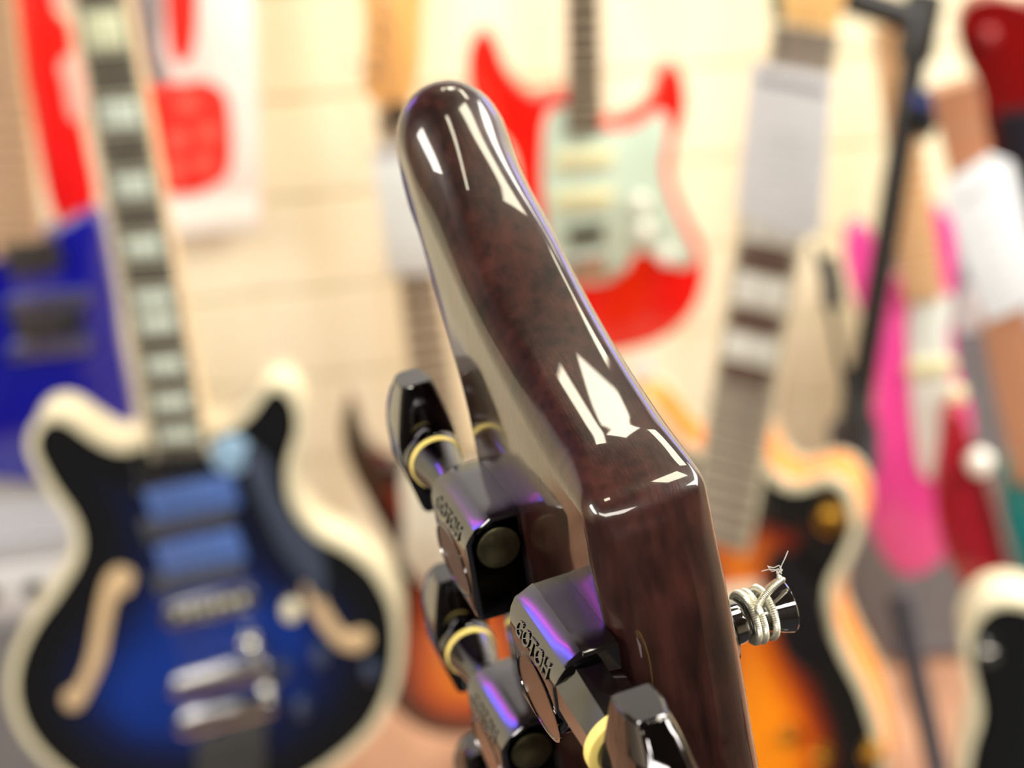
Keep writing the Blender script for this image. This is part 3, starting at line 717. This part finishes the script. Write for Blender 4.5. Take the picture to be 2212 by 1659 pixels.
wi = mat('white_inlay', '#dcdad2', .3)
g.neck((1742, 60), (1548, 1180), .062, .066, .014, mat('grey_brown_board', '#8a7d72', .4), edge=CREAM, frets=19, inlay={9: (DK, 0, 1, .74), 10: (wi, 0, 1, .8), 11: (DK, 0, 1, .74), 12: (wi, 0, 1, .8), 13: (DK, 0, 1, .74), 14: (wi, 0, 1, .8), 15: (DK, 0, 1, .74), 16: (wi, 0, 1, .8)}, wood=mat('cream_neck', '#e8dcc0', .4))
g.plate('headstock', [(1670, -60), (1815, -60), (1805, 60), (1790, 120), (1760, 140), (1700, 132), (1680, 60)], -.004, .012, mat('pale_amber', '#f0c07c', .3, coat=1), True, .003)
g.plate('headstock_edge', [(1655, -60), (1682, -60), (1692, 60), (1710, 140), (1690, 130), (1668, 50)], -.004, .014, mat('dark_green_grey', '#5a6a5c', .4), True, .002)
g.strings((1750, 20), (1560, 1560), .03, .05, .022, r=.0005)
g.knob('gold_knob', 1790, 1132, .016, .001, .02, GOLD)
g.plate('pickguard', [(1668, 1190), (1730, 1215), (1775, 1300), (1790, 1390), (1750, 1450), (1700, 1420), (1668, 1340), (1655, 1260)], .008, .011, mat('black_guard', '#121013', .2, coat=1), True, .001)
g.bar('pickup', (1500, 1320), (1650, 1300), .04, .001, .012, mat('cream_pickup', '#e8d6bc', .35), .002)
for px, py in ((1700, 1600), (1770, 1650), (1880, 1640)): g.knob('control_knob', px, py, .012, .001, .02, GOLD)

g = Frame('price_tag', 1690, 330, g.depth(1690, 330, .05), -22, 0, 'large white paper tag with dark ornate header on the neck at the upper right', 'tag', 'white price tags on guitars', roll=-12)
g.plate('paper', [(1622, 135), (1800, 165), (1775, 500), (1738, 520), (1588, 462)], -.001, 0, mat('cool_paper', '#dedfe4', .7), False, .0003)
for k in range(9): g.bar('header_mark', (1638+17*k, 160+3.4*k), (1646+17*k, 182+3.4*k), .004, 0, .0005, INK, .0001)
for k in range(5): g.bar('text_line', (1650-2*k, 290+22*k), (1740-2*k, 300+22*k), .003, 0, .0005, mat('mid_ink', '#bfbfc3', .7), .0001)

# ---- pink guitar
g = Frame('pink_guitar', 1970, 900, 1.98, -4, 3, 'hot pink guitar with white pickguard behind the black stand pole', 'guitar')
PK = mat('hot_pink', '#f04aa8', .22, coat=1)
g.solid_body([(1850, 492), (1880, 500), (1898, 560), (1925, 600), (1965, 610), (2000, 600), (2010, 540), (2012, 480), (2038, 455), (2062, 490), (2068, 580), (2060, 680), (2070, 800), (2100, 900), (2098, 1060), (2050, 1190), (1985, 1243), (1925, 1225), (1880, 1130), (1875, 1000), (1890, 880), (1892, 780), (1862, 690), (1835, 600), (1828, 530)], .042, PK)
g.plate('pickguard', [(1970, 650), (2055, 640), (2050, 740), (2060, 860), (2080, 960), (2040, 1020), (1995, 1030), (1975, 940), (1965, 800)], .001, .004, mat('grey_white_guard', '#dfe6e2', .35), True, .001)
g.neck((1922, 60), (1998, 650), .036, .048, .012, mat('tan_maple', '#d8a878', .35), frets=20, wood=mat('tan_maple', '#d8a878', .35))
g.bar('pickup', (1975, 800), (2050, 792), .02, .003, .010, mat('aged_cream', '#e6e3b6', .35), .002, 1)
g.knob('control_knob', 2070, 860, .012, .003, .02, mat('aged_cream', '#e6e3b6', .35))
g.strings((1922, 60), (2020, 960), .03, .045, .018, r=.0004)

# ---- dark red guitar, upper right
g = Frame('dark_red_guitar', 2150, 150, 1.8, -8, 2, 'glossy dark cherry guitar body cut by the upper right corner', 'guitar')
g.solid_body([(2140, -10), (2090, 10), (2068, 60), (2080, 120), (2110, 180), (2122, 240), (2112, 300), (2135, 350), (2190, 380), (2290, 400), (2400, 300), (2420, 150), (2380, 30), (2300, -10), (2220, 5)], .042, mat('cherry', '#8a0505', .15, coat=1), N=120,
    cols=[(0, C3('#6e0404')), (.6, C3('#7c0303')), (1, C3('#600202')), (3, C3('#480202'))], wid=.08)
g.knob('chrome_knob', 2140, 80, .010, .001, .016, mat('red_knob', '#a8363a', .2, coat=1))
g.bar('strap', (2200, 240), (2230, 560), .05, .004, .012, mat('navy_black', '#0d0b1c', .5), .002)
# ---- brown neck with a tag, right edge
g = Frame('brown_neck_guitar', 2140, 600, 1.5, -6, 2, 'brown guitar neck running down the right edge under a white tag', 'guitar', roll=0)
g.neck((2062, 190), (2245, 1040), .040, .046, .012, mat('brown_neck_wood', '#b07a5c', .4), frets=16, wood=mat('brown_neck_wood', '#b07a5c', .4), fm=mat('brown_fret', '#a88a72', .4))
g.solid_body([(2190, 1010), (2230, 1030), (2300, 1000), (2420, 1060), (2440, 1200), (2400, 1350), (2280, 1380), (2215, 1330), (2200, 1230), (2170, 1120), (2165, 1040)], .04, mat('teal_body', '#0e6f70', .25, coat=1), N=100)
g = Frame('price_tag', 2130, 500, g.depth(2130, 500, .05), -6, 0, 'tilted white tag with small grey print at the right edge', 'tag', 'white price tags on guitars', roll=20)
g.plate('paper', [(2034, 402), (2140, 332), (2188, 352), (2260, 640), (2128, 700)], -.001, 0, mat('blue_paper', '#e2e6ee', .7), False, .0003)
g.bar('header', (2072, 440), (2140, 398), .006, 0, .0005, mat('mid_ink', '#bfbfc3', .7), .0001)
for k in range(5): g.bar('text_line', (2105+10*k, 500+34*k), (2150+10*k, 482+34*k), .003, 0, .0005, mat('pale_ink2', '#d4d8de', .7), .0001)
# ---- dark red guitar low at the right
g = Frame('crimson_guitar', 2080, 1130, 1.9, -10, 4, 'crimson guitar body leaning behind the pink one at the right', 'guitar')
g.solid_body([(2040, 905), (2075, 890), (2100, 960), (2130, 1030), (2160, 1130), (2185, 1250), (2195, 1330), (2140, 1320), (2085, 1270), (2040, 1190), (2020, 1080), (2030, 980)], .04, mat('crimson', '#a8142a', .25, coat=1), N=100)
g.bar('binding_strip', (2098, 960), (2175, 1220), .006, .0, .004, mat('navy_black', '#0d0b1c', .5), .0005)
g.knob('control_knob', 2118, 1010, .016, .001, .02, WHITE)
# ---- black guitar with cream binding, lower right corner
g = Frame('black_guitar', 2180, 1500, 1.3, -10, 4, 'black guitar with cream binding and chrome knob in the lower right corner', 'guitar')
g.solid_body([(2095, 1345), (2130, 1308), (2185, 1296), (2260, 1320), (2360, 1400), (2420, 1550), (2400, 1750), (2250, 1850), (2120, 1820), (2075, 1720), (2085, 1620), (2105, 1540), (2088, 1450), (2082, 1390)], .045, BLACKP, rim=mat('pale_rim2', '#cfc7ae', .3), binding=CREAM, bw=.006, cols=[(0, C3('#060708')), (3, C3('#15181a'))], wid=.05, N=120)
g.knob('chrome_knob', 2140, 1422, .009, .001, .016, CHROME)

# ---- grey amplifiers behind
def amp(name, label, px, py, d, w_, hgt, dep, yaw, col):
    c = at(px, py, d); t = bpy.data.objects.new(name, None); COL.objects.link(t)
    t.location = (c.x, c.y, 0); t.rotation_euler = (0, 0, math.radians(yaw)); tag(t, label, 'amplifier', 'amplifiers on the shop floor')
    mobj('cabinet', box_bm(-w_/2, w_/2, 0, dep, 0.02, hgt, .008), mat('amp_'+col[1:], col, .6), t)
    mobj('grille', box_bm(-w_/2+.03, w_/2-.03, -.004, .004, .06, hgt-.12, .002), mat('amp_grille', '#6a6b70', .8), t)
    mobj('control_panel', box_bm(-w_/2+.03, w_/2-.03, -.006, .004, hgt-.10, hgt-.03, .002), mat('amp_panel', '#c9ccd2', .4), t)
    for k in range(5): mobj('control_knob', lathe([(0, .012), (.014, .010)], (-w_/2+.07+k*(w_-.14)/4, -.004, hgt-.065), (0, -1, 0), 16), BLACKP, t)
    for sx in (-1, 1):
        for yy in (.04, dep-.04): mobj('foot', lathe([(0, .015), (.022, .018)], (sx*(w_/2-.05), yy, 0), (0, 0, 1), 12), BLACKP, t)
amp('amplifier', 'grey amplifier on the floor at the right below the brown neck', 2210, 960, 2.35, .34, .72, .2, 10, '#777a83')
amp('amplifier', 'pale grey amplifier on the floor at the left edge behind the semi-hollow guitar', -20, 1300, 1.95, .36, .52, .2, 14, '#9a9a9f')

# ---- black tripod stand with a clamp
st = bpy.data.objects.new('microphone_stand', None); COL.objects.link(st)
b0 = at(1850, 905, 1.75); st.location = (b0.x, b0.y, 0)
tag(st, 'black metal stand with long tilted pole and clamp knob at the right of the room', 'stand')
def SP(px, py, d=1.72): return at(px, py, d) - st.location
mobj('pole', tube([SP(1992, 10, 1.66), SP(1925, 450, 1.7), SP(1848, 915, 1.75)], .0145, 16), STAND, st)
mobj('boom_arm', tube([SP(1740, -40, 1.66), SP(1860, 5, 1.66), SP(1965, 38, 1.66)], .017, 16), STAND, st)
mobj('clamp', tube([SP(2000, -10, 1.66), SP(1985, 60, 1.66), SP(1972, 130, 1.67)], .021, 16), STAND, st)
mobj('clamp_block', tube([SP(1985, 205, 1.68), SP(2005, 250, 1.68), SP(1975, 275, 1.68)], .020, 16), STAND, st)
kn = lathe([(0, .015), (.012, .016), (.018, .010)], SP(2000, 228, 1.66), -FWD, 24)
mobj('clamp_knob', kn, mat('blue_steel', '#5a6c9c', .2, 1), st)
mobj('brace', tube([SP(1762, 530), SP(1790, 640), SP(1815, 780), SP(1842, 900)], .004, 12), STAND, st)
mobj('brace_grip', tube([SP(1782, 555), SP(1795, 600), SP(1800, 665)], .012, 16), STAND, st)
mobj('hub', tube([SP(1850, 790, 1.74), SP(1850, 930, 1.75)], lambda i: .012 if i == 0 else .022, 16), STAND, st)
mobj('hub_cover', tube([SP(1845, 920, 1.78), SP(1845, 1010, 1.8)], .03, 16), mat('dark_slate', '#3a3d45', .5), st)
mobj('lower_pole', tube([SP(1850, 930, 1.8), Vector((0, .02, .25))], .010, 12), STAND, st)
for k in range(3):
    a = 2*PI*k/3+.5
    mobj('leg', tube([Vector((0, .02, .28)), Vector((.22*math.cos(a), .22*math.sin(a)+.02, .012))], .008, 10), STAND, st)
# navy folding leg of a guitar stand at the right
gs = bpy.data.objects.new('guitar_stand', None); COL.objects.link(gs); b1 = at(2040, 1700, 1.75); gs.location = (b1.x, b1.y, 0)
tag(gs, 'navy upright of a guitar stand between the hollow-body and the corner guitar', 'stand')
mobj('upright', tube([at(1940, 1290, 1.8)-gs.location, at(2030, 1680, 1.75)-gs.location], .013, 16), mat('navy_metal', '#1d2436', .4), gs)

# ---- unseen black case added only so the headstock's glossy back mirrors something dark
cs = bpy.data.objects.new('added_dark_case', None); COL.objects.link(cs); cs.location = (-1.3, 1.1, 0); cs.rotation_euler = (0, 0, .25)
tag(cs, 'added black case out of view on the left floor, darkening the headstock reflection', 'case')
CASEM = mat('case_black', '#141315', .5)
def case_outline(k):
    pts = [(-.20, -.50), (0, -.53), (.20, -.50), (.25, -.32), (.20, -.12), (.17, 0), (.19, .14), (.12, .30), (.09, .50), (-.09, .50), (-.12, .30), (-.19, .14), (-.17, 0), (-.20, -.12), (-.25, -.32)]
    return [Vector((p.x*k, p.y*k)) for p in resample(spline([(a, b) for a, b in pts]), 90)]
def slab_world(nm, q, z0, z1, m, par, bev=.02):
    q = ccw(q)
    return mobj(nm, loops_bm([[Vector((p.x, p.y, z)) for p in inset(q, i)] for i, z in ((bev, z0), (0, z0+bev), (0, z1-bev), (bev*.4, z1-bev*.3), (bev, z1))]), m, par)
slab_world('base', case_outline(1.12), 0.002, .075, CASEM, cs)
slab_world('lid', case_outline(1.12), .079, .135, CASEM, cs)
for y_ in (-.35, 0, .3):
    mobj('latch', box_bm(.14+.10*(y_ < 0), .30-.0*(y_ < 0)-.06*(y_ >= 0), y_-.02, y_+.02, .055, .10, .003), CHROME, cs)
mobj('handle', tube(spline([(-.20, -.08, .07), (-.27, -.06, .07), (-.27, .06, .07), (-.20, .08, .07)], closed=False), .010, 10), BLACKP, cs)
